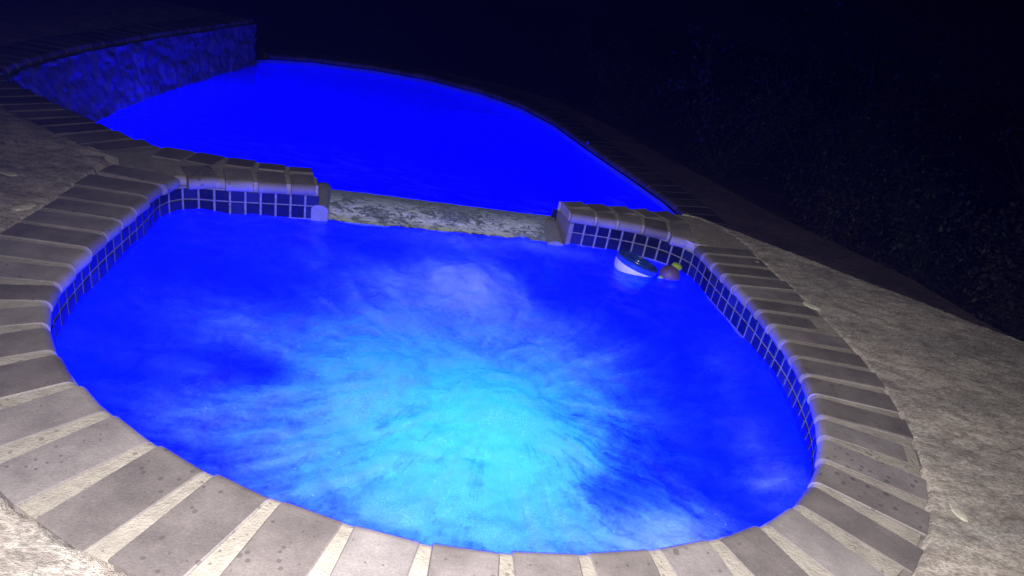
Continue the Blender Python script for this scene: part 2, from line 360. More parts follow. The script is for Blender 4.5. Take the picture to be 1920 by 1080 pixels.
# tiles
arc = np.r_[0, np.cumsum(np.hypot(*np.diff(np.vstack([WALL, WALL[:1]]), axis=0).T))]; TOT = arc[-1]
nt = int(round(TOT/.0728)); Wc = np.vstack([WALL, WALL[:1]]); tb = MB()
def wp(s_): s_ = s_ % TOT; return np.array([np.interp(s_, arc, Wc[:, 0]), np.interp(s_, arc, Wc[:, 1])])
def inspill(q): return -1.09 < q[0] < .275 and q[1] > 3.2
cen = NOSE.mean(0)
for i in range(nt):
    s0 = i*TOT/nt; s1 = (i+1)*TOT/nt; a, b = wp(s0), wp(s1); m_ = (a+b)/2
    t_ = (b-a)/np.linalg.norm(b-a); n_ = np.array([-t_[1], t_[0]])
    if n_@(cen-m_) < 0: n_ = -n_
    if inspill(m_): continue
    for zt, zb in ((-.058, -.112), (-.118, -.185)):
        e = .0035; g = .0050; V = []
        for (k, dep) in ((0, .0), (e, .003)):
            for (P_, z_) in ((a+t_*(g+k), zt-k), (b-t_*(g+k), zt-k), (b-t_*(g+k), zb+k), (a+t_*(g+k), zb+k)):
                V.append((*(P_+n_*(.001+dep+random.uniform(0, .0006))), z_))
        tb.add(V, [(4, 5, 6, 7)]+[(j, (j+1) % 4, 4+(j+1) % 4, 4+j) for j in range(4)], 0)
tb.build('tile_band', TILE, spa)
gb = MB(); m = len(WALL)
V = [(x, y, z_) for z_ in (-.05, -.20) for x, y in WALL]; Fc = []
for i in range(m):
    j = (i+1) % m
    if not inspill((WALL[i]+WALL[j])/2): Fc.append((i, j, m+j, m+i))
gb.add(V, Fc); gb.build('tile_grout', GROUT, spa, 60)
# basin shell with bench and jets
bs = MB(); IN = lambda d: smoothc(WALL-NN*d, 4, True)
rings = [(WALL, -.19), (WALL-NN*.004, -.5), (WALL-NN*.01, -.8), (IN(.03), -.9), (IN(.06), -.96), (IN(.10), -.99)]
V = [(x, y, z_) for P_, z_ in rings for x, y in P_]; Fc = [(k*m+i, k*m+(i+1) % m, (k+1)*m+(i+1) % m, (k+1)*m+i) for k in range(5) for i in range(m)]
V.append((cen[0], cen[1], -1.02)); Fc += [(5*m+i, 5*m+(i+1) % m, len(V)-1) for i in range(m)]
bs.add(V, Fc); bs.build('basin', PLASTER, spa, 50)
# spillway ramp
ln0, ln1 = np.array([-1.10, 3.36]), np.array([.245, 3.69]); lb0, lb1 = np.array([-1.19, 3.63]), np.array([.165, 3.90])
nx, ny = 120, 34; V = []; fo = []
for j in range(ny+1):
    for i in range(nx+1):
        u, v = i/nx, j/ny; f = ln0*(1-u)+ln1*u; b = lb0*(1-u)+lb1*u; q = f*(1-v)+b*v
        h = fbm(q[0], q[1], 9, 4)-.5
        z_ = -.215+.105*(v**.75) + h*.022*(1-v*.6)
        V.append((q[0], q[1], z_)); fo.append(float(np.clip(1.25-1.25*abs(v-.42)*2.0, 0, 1)*(1 if u > .06 else .4)*(1 if u < .9 else max(.1, (1-u)*8))))
nb = len(V)
Fc = [(j*(nx+1)+i, j*(nx+1)+i+1, (j+1)*(nx+1)+i+1, (j+1)*(nx+1)+i) for j in range(ny) for i in range(nx)]
V += [(lb0[0], lb0[1]+.004, -.75), (lb1[0], lb1[1]+.004, -.75)]; Fc.append(tuple([ny*(nx+1)+i for i in range(nx+1)]+[nb+1, nb]))
sp = mesh('spillway', V, Fc, SPILL, spa, 60)
at = sp.data.attributes.new('foam', 'FLOAT', 'POINT'); at.data.foreach_set('value', fo+[0]*2)
# stones beside the spillway: a rounded shoulder at the left, a flat slab at the right
def shoulder(name, P0, P1, w0, ztop, parent, sl=0.05):
    P0 = np.array(P0); P1 = np.array(P1); d = P1-P0; L = np.linalg.norm(d); d /= L; s = np.array([d[1], -d[0]])
    V = []; n, k = 12, 10
    for i in range(n+1):
        u = i/n; rr = 1-max(0, (u-.8)/.2)**2*.25
        for j in range(k+1):
            v = j/k; q = P0+d*L*u+s*w0*v
            z_ = ztop-sl*(1-u)**1.2-.02*(abs(v*2-1)**3) - (1-rr)*.1+ .006*(fbm(q[0], q[1], 22, 3)-.5)
            V.append((q[0], q[1], z_))
    nb = len(V); F_ = [(i*(k+1)+j, i*(k+1)+j+1, (i+1)*(k+1)+j+1, (i+1)*(k+1)+j) for i in range(n) for j in range(k)]
    rim = [j for j in range(k+1)]+[i*(k+1)+k for i in range(1, n+1)]+[n*(k+1)+j for j in range(k-1, -1, -1)]+[i*(k+1) for i in range(n-1, 0, -1)]
    V += [(V[q][0], V[q][1], -.45) for q in rim]; c = len(rim)
    F_ += [(rim[i], rim[(i+1) % c], nb+(i+1) % c, nb+i) for i in range(c)]
    o = mesh(name, V, F_, SPILL2, parent, 60)
    a_ = o.data.attributes.new('foam', 'FLOAT', 'POINT'); a_.data.foreach_set('value', [.25]*len(V)); return o
SPILL2 = m_simple('wet_grey_stone', (.24, .25, .235), .3, .6, .5)
shoulder('shoulder_stone', (-1.115, 3.355), (-1.185, 3.625), .085, -.055, sp, .05)
shoulder('shoulder_slab', (.150, 3.655), (.095, 3.885), .095, -.105, sp, .065)
# end faces of the two coping stubs
mb = MB(); extrude(mb, [(.252, 3.70), (.30, 3.72), (.235, 3.905), (.178, 3.884)], -.5, -.061); mb.build('end_facing', BRICK, spa); mb = MB(); extrude(mb, [(-1.12, 3.37), (-1.094, 3.378), (-1.205, 3.60), (-1.24, 3.60)], -.5, -.061); mb.build('end_facing', BRICK, spa)

def light_fixture(name, loc, ang, parent):
    V, F_ = [], []; n = 24; d = Vector((math.cos(ang), math.sin(ang), 0)); s = Vector((-d.y, d.x, 0)); L = Vector(loc)
    rg = [(.115, 0), (.115, .02), (.095, .03), (.09, .022)]
    for rr, dd in rg:
        for i in range(n):
            a_ = 2*math.pi*i/n; V.append(L+s*rr*math.cos(a_)+Vector((0, 0, rr*math.sin(a_)))+d*dd)
    for k in range(3): F_ += [(k*n+i, k*n+(i+1) % n, (k+1)*n+(i+1) % n, (k+1)*n+i) for i in range(n)]
    o = mesh(name, V, F_, STEEL, parent, 40)
    V2 = [L+s*.09*math.cos(2*math.pi*i/n)+Vector((0, 0, .09*math.sin(2*math.pi*i/n)))+d*.021 for i in range(n)]
    ln = mesh('lens', V2, [tuple(range(n))], LENS, o); return o
STEEL = m_simple('steel', (.6, .6, .62), .3, .5, None, 1.)
light_fixture('underwater_light', (.12, 1.262, -.42), math.pi/2, spa)

# ================================================================== SPA WATER
g = .0125; xs = np.arange(-1.78, 1.24, g); ys = np.arange(1.16, 3.78, g); X, Y = np.meshgrid(xs, ys)
def blob(x, y, rx, ry=None, rot=0.):
    ry = ry or rx; c, s_ = math.cos(rot), math.sin(rot); a = (X-x)*c+(Y-y)*s_; b = -(X-x)*s_+(Y-y)*c
    return np.exp(-(a/rx)**2-(b/ry)**2)
WX = X+.10*(fbm(X, Y, 3.1, 3)-.5)*2; WY = Y+.10*(fbm(X+40, Y, 3.1, 3)-.5)*2
Xo, Yo = X, Y; X, Y = WX, WY
foam = (.75*blob(-.45, 2.05, .30, .34)+.95*blob(.08, 1.92, .36, .42)+.85*blob(.12, 1.55, .45, .22)+.55*blob(-.38, 1.55, .32, .2)+.5*blob(-.2, 2.45, .42, .30)
        +.85*blob(-.20, 2.96, .26, .24)+.25*blob(-.55, 2.5, .3, .3)+.30*blob(.10, 2.72, .3, .2)+.34*blob(-.52, 2.85, .25, .25)+.34*blob(.42, 2.45, .25, .35)+.25*blob(-.75, 1.9, .35, .25)
        +.55*blob(.62, 1.56, .22, .12, .5)+.30*blob(-.95, 2.25, .30, .14)+.16*blob(-1.3, 2.3, .25, .2)+.30*blob(1.02, 2.0, .10, .28)
        +.40*blob(-.28, 3.50, .5, .13, .22)+.30*blob(.25, 3.58, .25, .10)+.16*blob(-.95, 2.9, .4, .2)+.14*blob(-.9, 1.75, .3, .15)+.15*blob(1.0, 2.6, .1, .3)+.2*blob(-.3,3.3,.35,.15)
        -.45*blob(.42, 1.70, .12, .13, .4)-.38*blob(-.74, 2.0, .2, .08)-.25*blob(-.5, 1.72, .1, .08)-.2*blob(-.25, 1.80, .15, .1))
X, Y = Xo, Yo
uu = X-.0+.25*(fbm(X, Y, 2.1, 3)-.5); vv = Y-2.12+.25*(fbm(X+9, Y+5, 2.1, 3)-.5); aa = np.arctan2(vv, uu); dd = np.hypot(uu, vv)
crest = np.clip((fbm(4.2*np.cos(aa)+dd*1.1+20, 4.2*np.sin(aa)-dd*.7+20, 2.2, 5, .6)-.50)*5, 0, 1)*np.clip((dd-.1)/.3, 0, 1); foam = foam+crest*(.07+.32*np.clip(foam, 0, 1))
foam = np.clip(foam, 0, 1.1)
cx0, cy0 = -.02, 2.05; ang = np.arctan2(Y-cy0, X-cx0); rad = np.hypot(X-cx0, Y-cy0)
u2 = X-cx0+.22*(fbm(X, Y, 2.3, 3)-.5); v2 = Y-cy0+.22*(fbm(X+9, Y+5, 2.3, 3)-.5); l2 = (X < -.33); ang2 = np.arctan2(v2, u2); rad2 = np.hypot(u2, v2)
Z = SPAW+.042*(fbm(X, Y, 2.6, 3)-.5)+.024*(fbm(X, Y, 9, 3)-.5)+.005*crest+.007*(fbm(X, Y, 28, 3)-.5)
WD = pdist([tuple(q) for q in WALL[::4]], X, Y); Z += .030*np.exp(-(WD/.13)**2)*np.clip((3.0-Y)/.3, 0, 1)*(.4+1.2*fbm(X, Y, 5, 2))
rough = np.clip(foam*1.2+.15, 0, 1)
Z += rough*.018*(fbm(X*1., Y*1., 17, 5, .65)-.5)
for (x, y, rr, hh) in ((-.45, 2.12, .17, .05), (-.22, 3.02, .15, .065), (.04, 2.02, .22, .055), (-.05, 1.62, .2, .025), (-1.60, 3.06, .17, .055), (-1.30, 3.20, .12, .02), (-1.5, 2.6, .1, .02), (1.05, 2.3, .13, .028), (1.02, 2.75, .10, .03), (1.12, 2.0, .1, .03), (-1.55, 2.2, .12, .03), (-.35, 3.42, .35, .012)):
    Z += hh*blob(x, y, rr)*(.7+.6*fbm(X, Y, 12, 3))
cxm = X[:-1, :-1]+g/2; cym = Y[:-1, :-1]+g/2; keep = inpoly([tuple(q) for q in (WALL+NN*.012)], cxm, cym)
def gridmesh(name, X, Y, Z, keep, mat, **k):
    ny_, nx_ = X.shape; idx = np.arange(ny_*nx_).reshape(ny_, nx_); kk = np.argwhere(keep)
    a = idx[kk[:, 0], kk[:, 1]]; q = np.c_[a, a+1, a+1+nx_, a+nx_]; used = np.unique(q); rm = np.full(ny_*nx_, -1); rm[used] = np.arange(len(used))
    V = np.c_[X.ravel(), Y.ravel(), Z.ravel()][used]
    me = bpy.data.meshes.new(name); me.vertices.add(len(V)); me.vertices.foreach_set('co', V.ravel()); nf = len(q)
    me.loops.add(nf*4); me.loops.foreach_set('vertex_index', rm[q].ravel().astype(np.int32)); me.polygons.add(nf)
    me.polygons.foreach_set('loop_start', np.arange(0, nf*4, 4, dtype=np.int32)); me.polygons.foreach_set('loop_total', np.full(nf, 4, dtype=np.int32))
    me.polygons.foreach_set('use_smooth', [True]*nf); me.materials.append(mat); me.update(); me.validate()
    o = bpy.data.objects.new(name, me); C.objects.link(o); return meta(o, **k), used
def attr(o, name, vals, vec=False):
    a = o.data.attributes.new(name, 'FLOAT_VECTOR' if vec else 'FLOAT', 'POINT'); a.data.foreach_set('vector' if vec else 'value', np.asarray(vals, float).ravel())
wo, us = gridmesh('spa_water', X, Y, Z, keep, m_water('spa_water', True), kind='structure')
attr(wo, 'foam', foam.ravel()[us])
flow = np.clip((rad2-.10)/.3, 0, 1)*np.clip(.55-1.0*np.sin(ang2), .0, 1)*np.clip(1.6-rad2*1.1, .25, 1)
froth = 1.*blob(-.20, 2.98, .24, .22)+.8*blob(-.28, 3.50, .5, .14, .22)+.7*blob(.62, 1.56, .22, .12, .5)+.6*blob(1.02, 2.05, .12, .3)+.6*blob(.25, 3.58, .25, .1)+.5*blob(-.5, 2.8, .3, .3)+.35*blob(.1, 2.6, .4, .3)+.3*blob(-1.2, 2.5, .3, .5)
attr(wo, 'froth', np.clip(froth+.12*crest, 0, 1).ravel()[us])
attr(wo, 'flow', flow.ravel()[us])
attr(wo, 'streak', np.c_[np.cos(ang2).ravel(), np.sin(ang2).ravel(), rad2.ravel()][us], True)
# tiny glossy beads added as glints of the flash on the bubbles
db = MB(); oct_ = [(1, 0, 0), (-1, 0, 0), (0, 1, 0), (0, -1, 0), (0, 0, 1), (0, 0, -1)]; of = [(0, 2, 4), (2, 1, 4), (1, 3, 4), (3, 0, 4), (2, 0, 5), (1, 2, 5), (3, 1, 5), (0, 3, 5)]
ff = (foam.ravel()*keep_pad.ravel()) if False else foam.ravel()
cand = np.arange(foam.size); ins = inpoly([tuple(q) for q in (WALL-NN*.03)], X, Y).ravel(); pr_ = np.where(ins, np.clip(foam.ravel(), .03, 1)**2, 0); pr_ /= pr_.sum()
for q in rng.choice(cand, 260, p=pr_):
    x, y, z_ = X.ravel()[q], Y.ravel()[q], Z.ravel()[q]; s_ = rng.uniform(.0006, .0017)*(1.3 if rng.random() < .1 else 1); z_ += abs(rng.normal(0, .012))
    db.add([(x+a*s_, y+b*s_, z_+c*s_*1.3) for a, b, c in oct_], of)
t = NT('glint_bead'); t.bsdf((.7, .85, 1), .1, None, .8); GLINT = t.m
db.build('glint_beads', GLINT, None, 60, kind='stuff', label='fine white spray beads added for flash sparkle on the bubbling spa water', cat='glint')

# ================================================================== POOL
pool = empty('swimming_pool', (-1.4, 6.2, -.5), label='large freeform swimming pool glowing saturated blue behind the spa', cat='swimming pool')
HI = [tuple(q) for q in DRP[::-1]]+[(-.5, 3.755)]+[tuple(q) for q in DLP[::-1]]+[tuple(q) for q in PLI[::-1][1:]]+[(-2.98, 3.985), (-3.2, 4.11)]+WALLTOP
POOL = HI+LOWIN[1:]
PR = resample(POOL, .06, True); n = len(PR)
mb = MB(); pc = PR.mean(0); V = [(x, y, -.46) for x, y in PR]+[(x, y, -1.25) for x, y in PR]+[(pc[0]+(x-pc[0])*.93, pc[1]+(y-pc[1])*.93, -1.4) for x, y in PR]+[(pc[0], pc[1], -1.8)]
Fc = [(k*n+i, k*n+(i+1) % n, (k+1)*n+(i+1) % n, (k+1)*n+i) for k in range(2) for i in range(n)]+[(2*n+i, 2*n+(i+1) % n, 3*n) for i in range(n)]
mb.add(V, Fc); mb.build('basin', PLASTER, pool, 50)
# dark band of tile at the waterline and the plain wall above it on the near side
hb = smoothc(resample(HI[:-len(WALLTOP)]+[WALLTOP[0]], .05), 1); k = len(hb)
mesh('side_wall', [(x, y, -.058) for x, y in hb]+[(x, y, -.47) for x, y in hb], [(i, i+1, k+i+1, k+i) for i in range(k-1) if not (-1.17 < (hb[i][0]+hb[i+1][0])/2 < .16)], TILE, pool, 50)
lb = smoothc(resample(LOWIN, .05), 1); k = len(lb)
ln_ = normals(lb); 
if ln_[len(ln_)//2]@(lb[len(lb)//2]-pc) < 0: ln_ = -ln_
lw = lb+ln_*.02
mesh('waterline_tile', [(x, y, LOWZ-.05) for x, y in lw]+[(x, y, -.56) for x, y in lw], [(i, i+1, k+i+1, k+i) for i in range(k-1)], TILE, pool, 50)
# high coping at the left, continuing along the top of the stone wall
mb = MB(); mm = MB()
pj = list(PLI[::-1])+[(-2.96, 3.968), (-3.11, 4.053), (-3.26, 4.14), (-3.395, 4.235)]; pj = np.array(pj)
po = list(PLO[::-1])+[(-3.13, 3.71), (-3.30, 3.80), (-3.50, 3.93), (-3.66, 4.10)]; po = np.array(po)
for i in range(len(pj)-1):
    d0 = po[i]-pj[i]; d1 = po[i+1]-pj[i+1]
    brick(mb, pj[i], pj[i+1], math.atan2(d0[1], d0[0]), math.atan2(d1[1], d1[0]), .30, gap=.020)
q = resample(pj, .05); nn_ = normals(q); nn_ = nn_ if nn_[3][1] < 0 else -nn_
ribbon(mm, q, nn_, .30)
extrude(mm, [(-1.99, 3.50), (-2.15, 3.54), (-2.42, 3.42), (-2.16, 3.27), (-1.98, 3.20)], -.06, -.0065)
wt = resample([(-3.43, 4.262)]+WALLTOP[1:], .155); wn = normals(wt); wn = wn if wn[5][0] < 0 else -wn
for i in range(len(wt)-1): brick(mb, wt[i], wt[i+1], math.atan2(wn[i][1], wn[i][0])+.0, math.atan2(wn[i][1], wn[i][0]), .32, gap=.016)
q = resample(wt, .05); nn_ = normals(q); nn_ = nn_ if nn_[5][0] < 0 else -nn_; ribbon(mm, q, nn_, .31)
mb.build('brick_coping', BRICK, pool, 40); mm.build('mortar', MORTAR, pool, 40)
mb = MB(); mm = MB(); lj = resample(LOWIN[1:], .16); lnn = normals(lj); lnn = lnn if lnn[len(lnn)//2]@(lj[len(lj)//2]-pc) > 0 else -lnn
for i in range(len(lj)-2): brick(mb, lj[i], lj[i+1], math.atan2(lnn[i][1], lnn[i][0]), math.atan2(lnn[i][1], lnn[i][0]), .32, z=LOWZ, gap=.007)
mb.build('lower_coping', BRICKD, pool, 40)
q = resample(LOWIN[1:], .05); nn_ = normals(q); nn_ = nn_ if nn_[len(nn_)//2]@(q[len(q)//2]-pc) > 0 else -nn_
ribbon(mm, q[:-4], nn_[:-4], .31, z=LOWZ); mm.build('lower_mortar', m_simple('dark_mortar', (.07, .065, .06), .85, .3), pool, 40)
light_fixture('underwater_light', (-.55, 3.80, -1.0), math.pi/2, pool)
mb = MB(); extrude(mb, [(.475+.012*math.cos(a*.7854), 6.97+.012*math.sin(a*.7854)) for a in range(8)], LOWZ, LOWZ+.035); mb.build('rail_anchor', STEEL, pool)
# pool water
g2 = .04; xs = np.arange(-3.8, 1.4, g2); ys = np.arange(3.4, 9.1, g2); X, Y = np.meshgrid(xs, ys)
Z = POOLW+.010*(fbm(X, Y, 2.2, 3)-.5); pk = inpoly([tuple(q) for q in PR+0], X[:-1, :-1]+g2/2, Y[:-1, :-1]+g2/2) | (pdist(PR, X[:-1, :-1]+g2/2, Y[:-1, :-1]+g2/2) < .03)
pk &= ~((Y[:-1, :-1] < 4.0) & ~inpoly([tuple(q) for q in PR], X[:-1, :-1]+g2/2, Y[:-1, :-1]+g2/2))
f2 = 1.0*blob(.55, 4.9, .5, .28)+.8*blob(-.45, 4.45, .7, .25, .2)+.6*blob(.9, 5.4, .15, .5, .5)+.25*blob(-1.6, 5.2, 1.2, .5)+.3*blob(-.6, 8.0, .9, .3, -.5)
wo, us = gridmesh('pool_water', X, Y, Z, pk, m_water('pool_water', False), kind='structure'); attr(wo, 'foam', np.clip(f2, 0, 1).ravel()[us])

# ================================================================== STONE WALL at the left of the pool
wl = smoothc(resample(WALLTOP, .02), 3); nw = normals(wl); nw = nw if nw[20][0] > 0 else -nw
s_ = np.arange(len(wl))*.02; zz = np.arange(-.72, -.02, .02); S, ZZ = np.meshgrid(s_, zz)
d1, d2, idv = worley(S*1.+.25*fbm(S, ZZ, 4, 3), ZZ*1.25+.25*fbm(S+7, ZZ, 4, 3), 4.6); d1b, d2b, idb = worley(S+30, ZZ*1.2, 19)
dep = .020*np.clip((d2-d1)*3, 0, 1)*(.35+.9*idv)+.018*np.clip((d2b-d1b)*2, 0, 1)*idb+.045*(fbm(S, ZZ, 16, 4, .6)-.3)
V = []; 
for j in range(len(zz)):
    for i in range(len(wl)):
        q = wl[i]+nw[i]*(.012+dep[j, i]+.20*min(1, max(0, 1-(wl[i][1]-4.9)/2.4))*min(1, (-.02-zz[j])/.48)*min(1, max(.3, (wl[i][1]-4.2)/.4))); V.append((q[0], q[1], zz[j]))
ni = len(wl); Fc = [(j*ni+i, j*ni+i+1, (j+1)*ni+i+1, (j+1)*ni+i) for j in range(len(zz)-1) for i in range(ni-1)]
nbv = len(V)
# back and end of the wall, so that it is a solid
e1 = [V[j*ni+ni-1] for j in range(len(zz))]
V += [(wl[-1][0]-.30, wl[-1][1]+.01, -.72), (wl[-1][0]-.30, wl[-1][1]+.01, -.062), (wl[0][0]-.30, wl[0][1], -.72), (wl[0][0]-.30, wl[0][1], -.062)]
Fc += [tuple([j*ni+ni-1 for j in range(len(zz))]+[nbv+1, nbv]), (nbv, nbv+1, nbv+3, nbv+2), tuple([(len(zz)-1)*ni+i for i in range(ni)]+[nbv+1, nbv+3])]
rw = mesh('stone_wall', V, Fc, ROCK, None, 50, label='low rough stone wall glowing dim blue along the left side of the pool', cat='wall')
tone = np.clip(.25+.8*idv*np.clip((d2-d1)*4, 0, 1), 0, 1)
attr(rw, 'tone', np.r_[tone.ravel(), [.4]*4])

# ================================================================== DECKS AND GROUND
outer_spa = [tuple(q) for q in J[:, :2]+.322*np.c_[np.cos(A), np.sin(A)]]
hole = outer_spa+[(1.27, 3.66), (1.20, 3.86), (1.03, 4.06)]+[tuple(q) for q in DRP[::-1][1:]]+[(-.5, 3.76)]+[tuple(q) for q in DLP[::-1][1:]]+[(-1.99, 3.47), (-2.16, 3.30), (-2.06, 3.14)]
lefth = [tuple(q) for q in po]+[tuple(q) for q in pj[::-1]]
EA, EB = np.array([1.00, 4.115]), np.array([2.50, 3.12]); ed = (EB-EA)/np.linalg.norm(EB-EA); en = np.array([-ed[1], ed[0]])   # deck edge; en points off the deck
def deckgrid(name, x0, x1, y0, y1, g, mat, fine=True, **kw):
    X, Y = np.meshgrid(np.arange(x0, x1+g/2, g), np.arange(y0, y1+g/2, g))
    inside = inpoly(hole, X, Y) | inpoly(lefth, X, Y)
    d = np.minimum(pdist(hole, X, Y), pdist(lefth, X, Y)); jag = .010*(fbm(X, Y, 40, 3)-.5)
    Xr = X*math.cos(.55)+Y*math.sin(.55); Yr = -X*math.sin(.55)+Y*math.cos(.55)
    rel = .012*(fbm(Xr, Yr*1.8, 6, 4, .6)-.5)+.008*(fbm(Xr, Yr*1.6, 26, 4, .6)-.5)
    lump = np.clip(fbm(X+8, Y+3, 5, 3)-.45, 0, 1)*.02; wgt = np.clip(1-(Y-1.0)/1.2, 0, 1)*np.clip((-.3-X)/.5, 0, 1)
    Zt = -.003+rel+wgt*(.006+lump+.012*(fbm(X, Y, 30, 4, .65)-.5))
    Zt = np.where(inside | (d+jag < .010), -.045, Zt)
    off = (X-EA[0])*en[0]+(Y-EA[1])*en[1]; far = (off > 0)
    X2 = np.where(far, X-off*en[0], X); Y2 = np.where(far, Y-off*en[1], Y)
    if fine: Y2 = Y2; 
    cm = lambda a: (a[:-1, :-1]+a[1:, 1:])/2
    keep = (cm(off) < g*.5) & ~(inpoly(hole, cm(X), cm(Y)) & (cm(d) > .06)) & ~(inpoly([tuple(q) for q in PR], cm(X), cm(Y))) & ~((cm(X) > -3.75) & (cm(Y) > 4.3) & (cm(off) < 0) & (cm(X) < .95)) & ~((cm(X) < .9) & (cm(Y) > 3.55) & (cm(X) > -2.2))
    keep &= ~(inpoly(lefth, cm(X), cm(Y)) & (cm(d) > .05))
    return gridmesh(name, X2, Y2, Zt, keep, mat, **kw)
deckgrid('deck', -3.4, 4.0, .66, 4.25, .016, DECK, kind='structure')
def sheet(name, P, z, mat, th=0., **k):
    mb = MB()
    if th: extrude(mb, P, z-th, z)
    else: mb.add([(x, y, z) for x, y in P], [tuple(range(len(P)))])
    return mb.build(name, mat, None, None, **k)
sheet('deck', [(-9, .68), (-9, -6), (9, -6), (7.5, -.2), (4.05, 2.05), (4.05, .68)], -.012, DECK, kind='structure')
sheet('deck', [(-9, .68), (-3.38, .68), (-3.38, 3.9), (-3.72, 4.2), (-3.86, 4.5), (-3.93, 5.4), (-3.88, 6.4), (-3.8, 7.2), (-3.76, 8.14), (-9, 8.14)], -.010, DECK, kind='structure')
# edge of the deck slab and the wall under it
E0, E1 = EA-ed*.03, EA+ed*7.6
rwall = empty('retaining_wall', (2.5, 3.1, -.5), label='plain wall under the right edge of the spa deck, facing the lower strip', cat='wall')
mb = MB(); extrude(mb, [tuple(E0-en*.30), tuple(E0-en*.02), tuple(E1-en*.02), tuple(E1-en*.30)], -1.6, -.075); mb.build('wall_face', m_simple('render', (.22, .2, .18), .9, .2, .5), rwall)
mb = MB(); nseg = 160; ep = [E0+(E1-E0)*i/nseg for i in range(nseg+1)]; jt = [float(.006*(fbm(i*.31, 3., 1., 3)-.5)) for i in range(nseg+1)]
V = []
for q, j_ in zip(ep, jt):
    for (o_, z_) in ((-.05, -.0075), (.006+j_, -.010), (.012+j_, -.03), (.008+j_, -.07), (-.05, -.07)): V.append((*(q+en*o_), z_+j_*.5))
Fc = [(i*5+k_, i*5+(k_+1) % 5, (i+1)*5+(k_+1) % 5, (i+1)*5+k_) for i in range(nseg) for k_ in range(5)]
mb.add(V, Fc); mb.build('slab_edge', DECK, rwall, 50)
# lower strip
lo = [(-3.5, 8.72), (-2.9, 8.98), (-2.3, 9.20), (-1.4, 9.36), (-.59, 9.30), (.10, 8.95), (.70, 8.15), (1.25, 7.20), (1.62, 6.62), (2.09, 5.83), (2.58, 5.24), (2.89, 4.85), (3.12, 4.3), (3.6, 3.6), (5.3, 2.4), (8, .5)]
li = [(7.3, .1), (4.6, 1.9), (1.03, 4.1), (1.06, 4.5), (1.30, 4.9), (1.34, 5.35), (1.19, 5.78), (.93, 6.29), (.55, 7.0), (.18, 7.8), (-.25, 8.40), (-.82, 8.81), (-1.57, 9.02), (-2.25, 8.97), (-2.99, 8.73), (-3.45, 8.4)]
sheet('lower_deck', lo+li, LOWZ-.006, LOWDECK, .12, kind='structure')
# ground dropping away
X, Y = np.meshgrid(np.linspace(-60, 60, 161), np.linspace(-40, 80, 161))
dl = pdist(lo, X, Y, False); Z = -.62-.10*np.clip(dl, 0, 40)+.25*(fbm(X, Y, .7, 4)-.5)-1.2*(inpoly(POOL, X, Y) | (pdist(POOL, X, Y) < 1.3)); Z = np.where((Y < 9) & (X < 1.5) & (X > -10), -2.2, Z)
gridmesh('ground', X, Y, Z, np.ones((160, 160), bool), m_deck('dry_soil', (.03, .026, .02), (.06, .052, .04), (.10, .09, .07), .5), kind='structure')

# ================================================================== FLOATING THINGS
def lathe(prof, n=40):
    V = []; F_ = []
    for (rr, z_) in prof:
        for i in range(n): a = 2*math.pi*i/n; V.append((rr*math.cos(a), rr*math.sin(a), z_))
    for k_ in range(len(prof)-1): F_ += [(k_*n+i, k_*n+(i+1) % n, (k_+1)*n+(i+1) % n, (k_+1)*n+i) for i in range(n)]
    F_.append(tuple(range(n-1, -1, -1))); F_.append(tuple((len(prof)-1)*n+i for i in range(n)))
    return V, F_
fl = empty('floating_dispenser', (.645, 3.545, -.190), label='round float with white base and dark blue lid bobbing by the spa tiles', cat='pool float')
WHITE = m_simple('white_plastic', (.80, .80, .80), .35); NAVY = m_simple('navy_plastic', (.02, .07, .50), .28)
def local(name, V, F_, mat, par, sm=35):
    me = bpy.data.meshes.new(name); me.from_pydata([tuple(v) for v in V], [], F_); me.materials.append(mat)
    me.polygons.foreach_set('use_smooth', [True]*len(me.polygons)); me.set_sharp_from_angle(angle=R(sm)); me.update()
    o = bpy.data.objects.new(name, me); C.objects.link(o); o.parent = par; return o
V, F_ = lathe([(.045, -.11), (.075, -.09), (.10, -.055), (.116, -.015), (.122, .012), (.119, .018)]); base = local('float_base', V, F_, WHITE, fl)
V, F_ = lathe([(.120, .0185), (.1235, .023), (.1235, .044), (.116, .051), (.094, .052), (.092, .046), (.076, .046), (.074, .053), (.050, .054), (.048, .048), (.03, .048), (.028, .057), (.004, .058)]); lid = local('lid', V, F_, NAVY, fl)
fl.rotation_euler = (R(-6), R(14), 0)
toy = empty('bath_toy', (.835, 3.515, -.175), label='small mauve ball-shaped toy with lime green tufts beside the blue lidded float', cat='toy')
def ball(rx, ry, rz, n=20, m_=12, c=(0, 0, 0)):
    prof = [(max(.02, math.sin(math.pi*i/m_)), -math.cos(math.pi*i/m_)) for i in range(m_+1)]; V, F_ = lathe(prof, n)
    return [(c[0]+v[0]*rx, c[1]+v[1]*ry, c[2]+v[2]*rz) for v in V], F_
V, F_ = ball(.060, .056, .052); local('body', V, F_, m_simple('mauve_rubber', (.13, .08, .13), .5), toy)
LIME = m_simple('lime_rubber', (.30, .46, .03), .5)
V, F_ = ball(.032, .024, .020, c=(.022, .034, .046)); local('crest', V, F_, LIME, toy)
for cc in ((-.040, -.034, -.030), (.030, -.045, -.034)):
    V, F_ = ball(.022, .014, .024, c=cc); local('fin', V, F_, LIME, toy)
toy.rotation_euler = (R(8), R(12), 0)

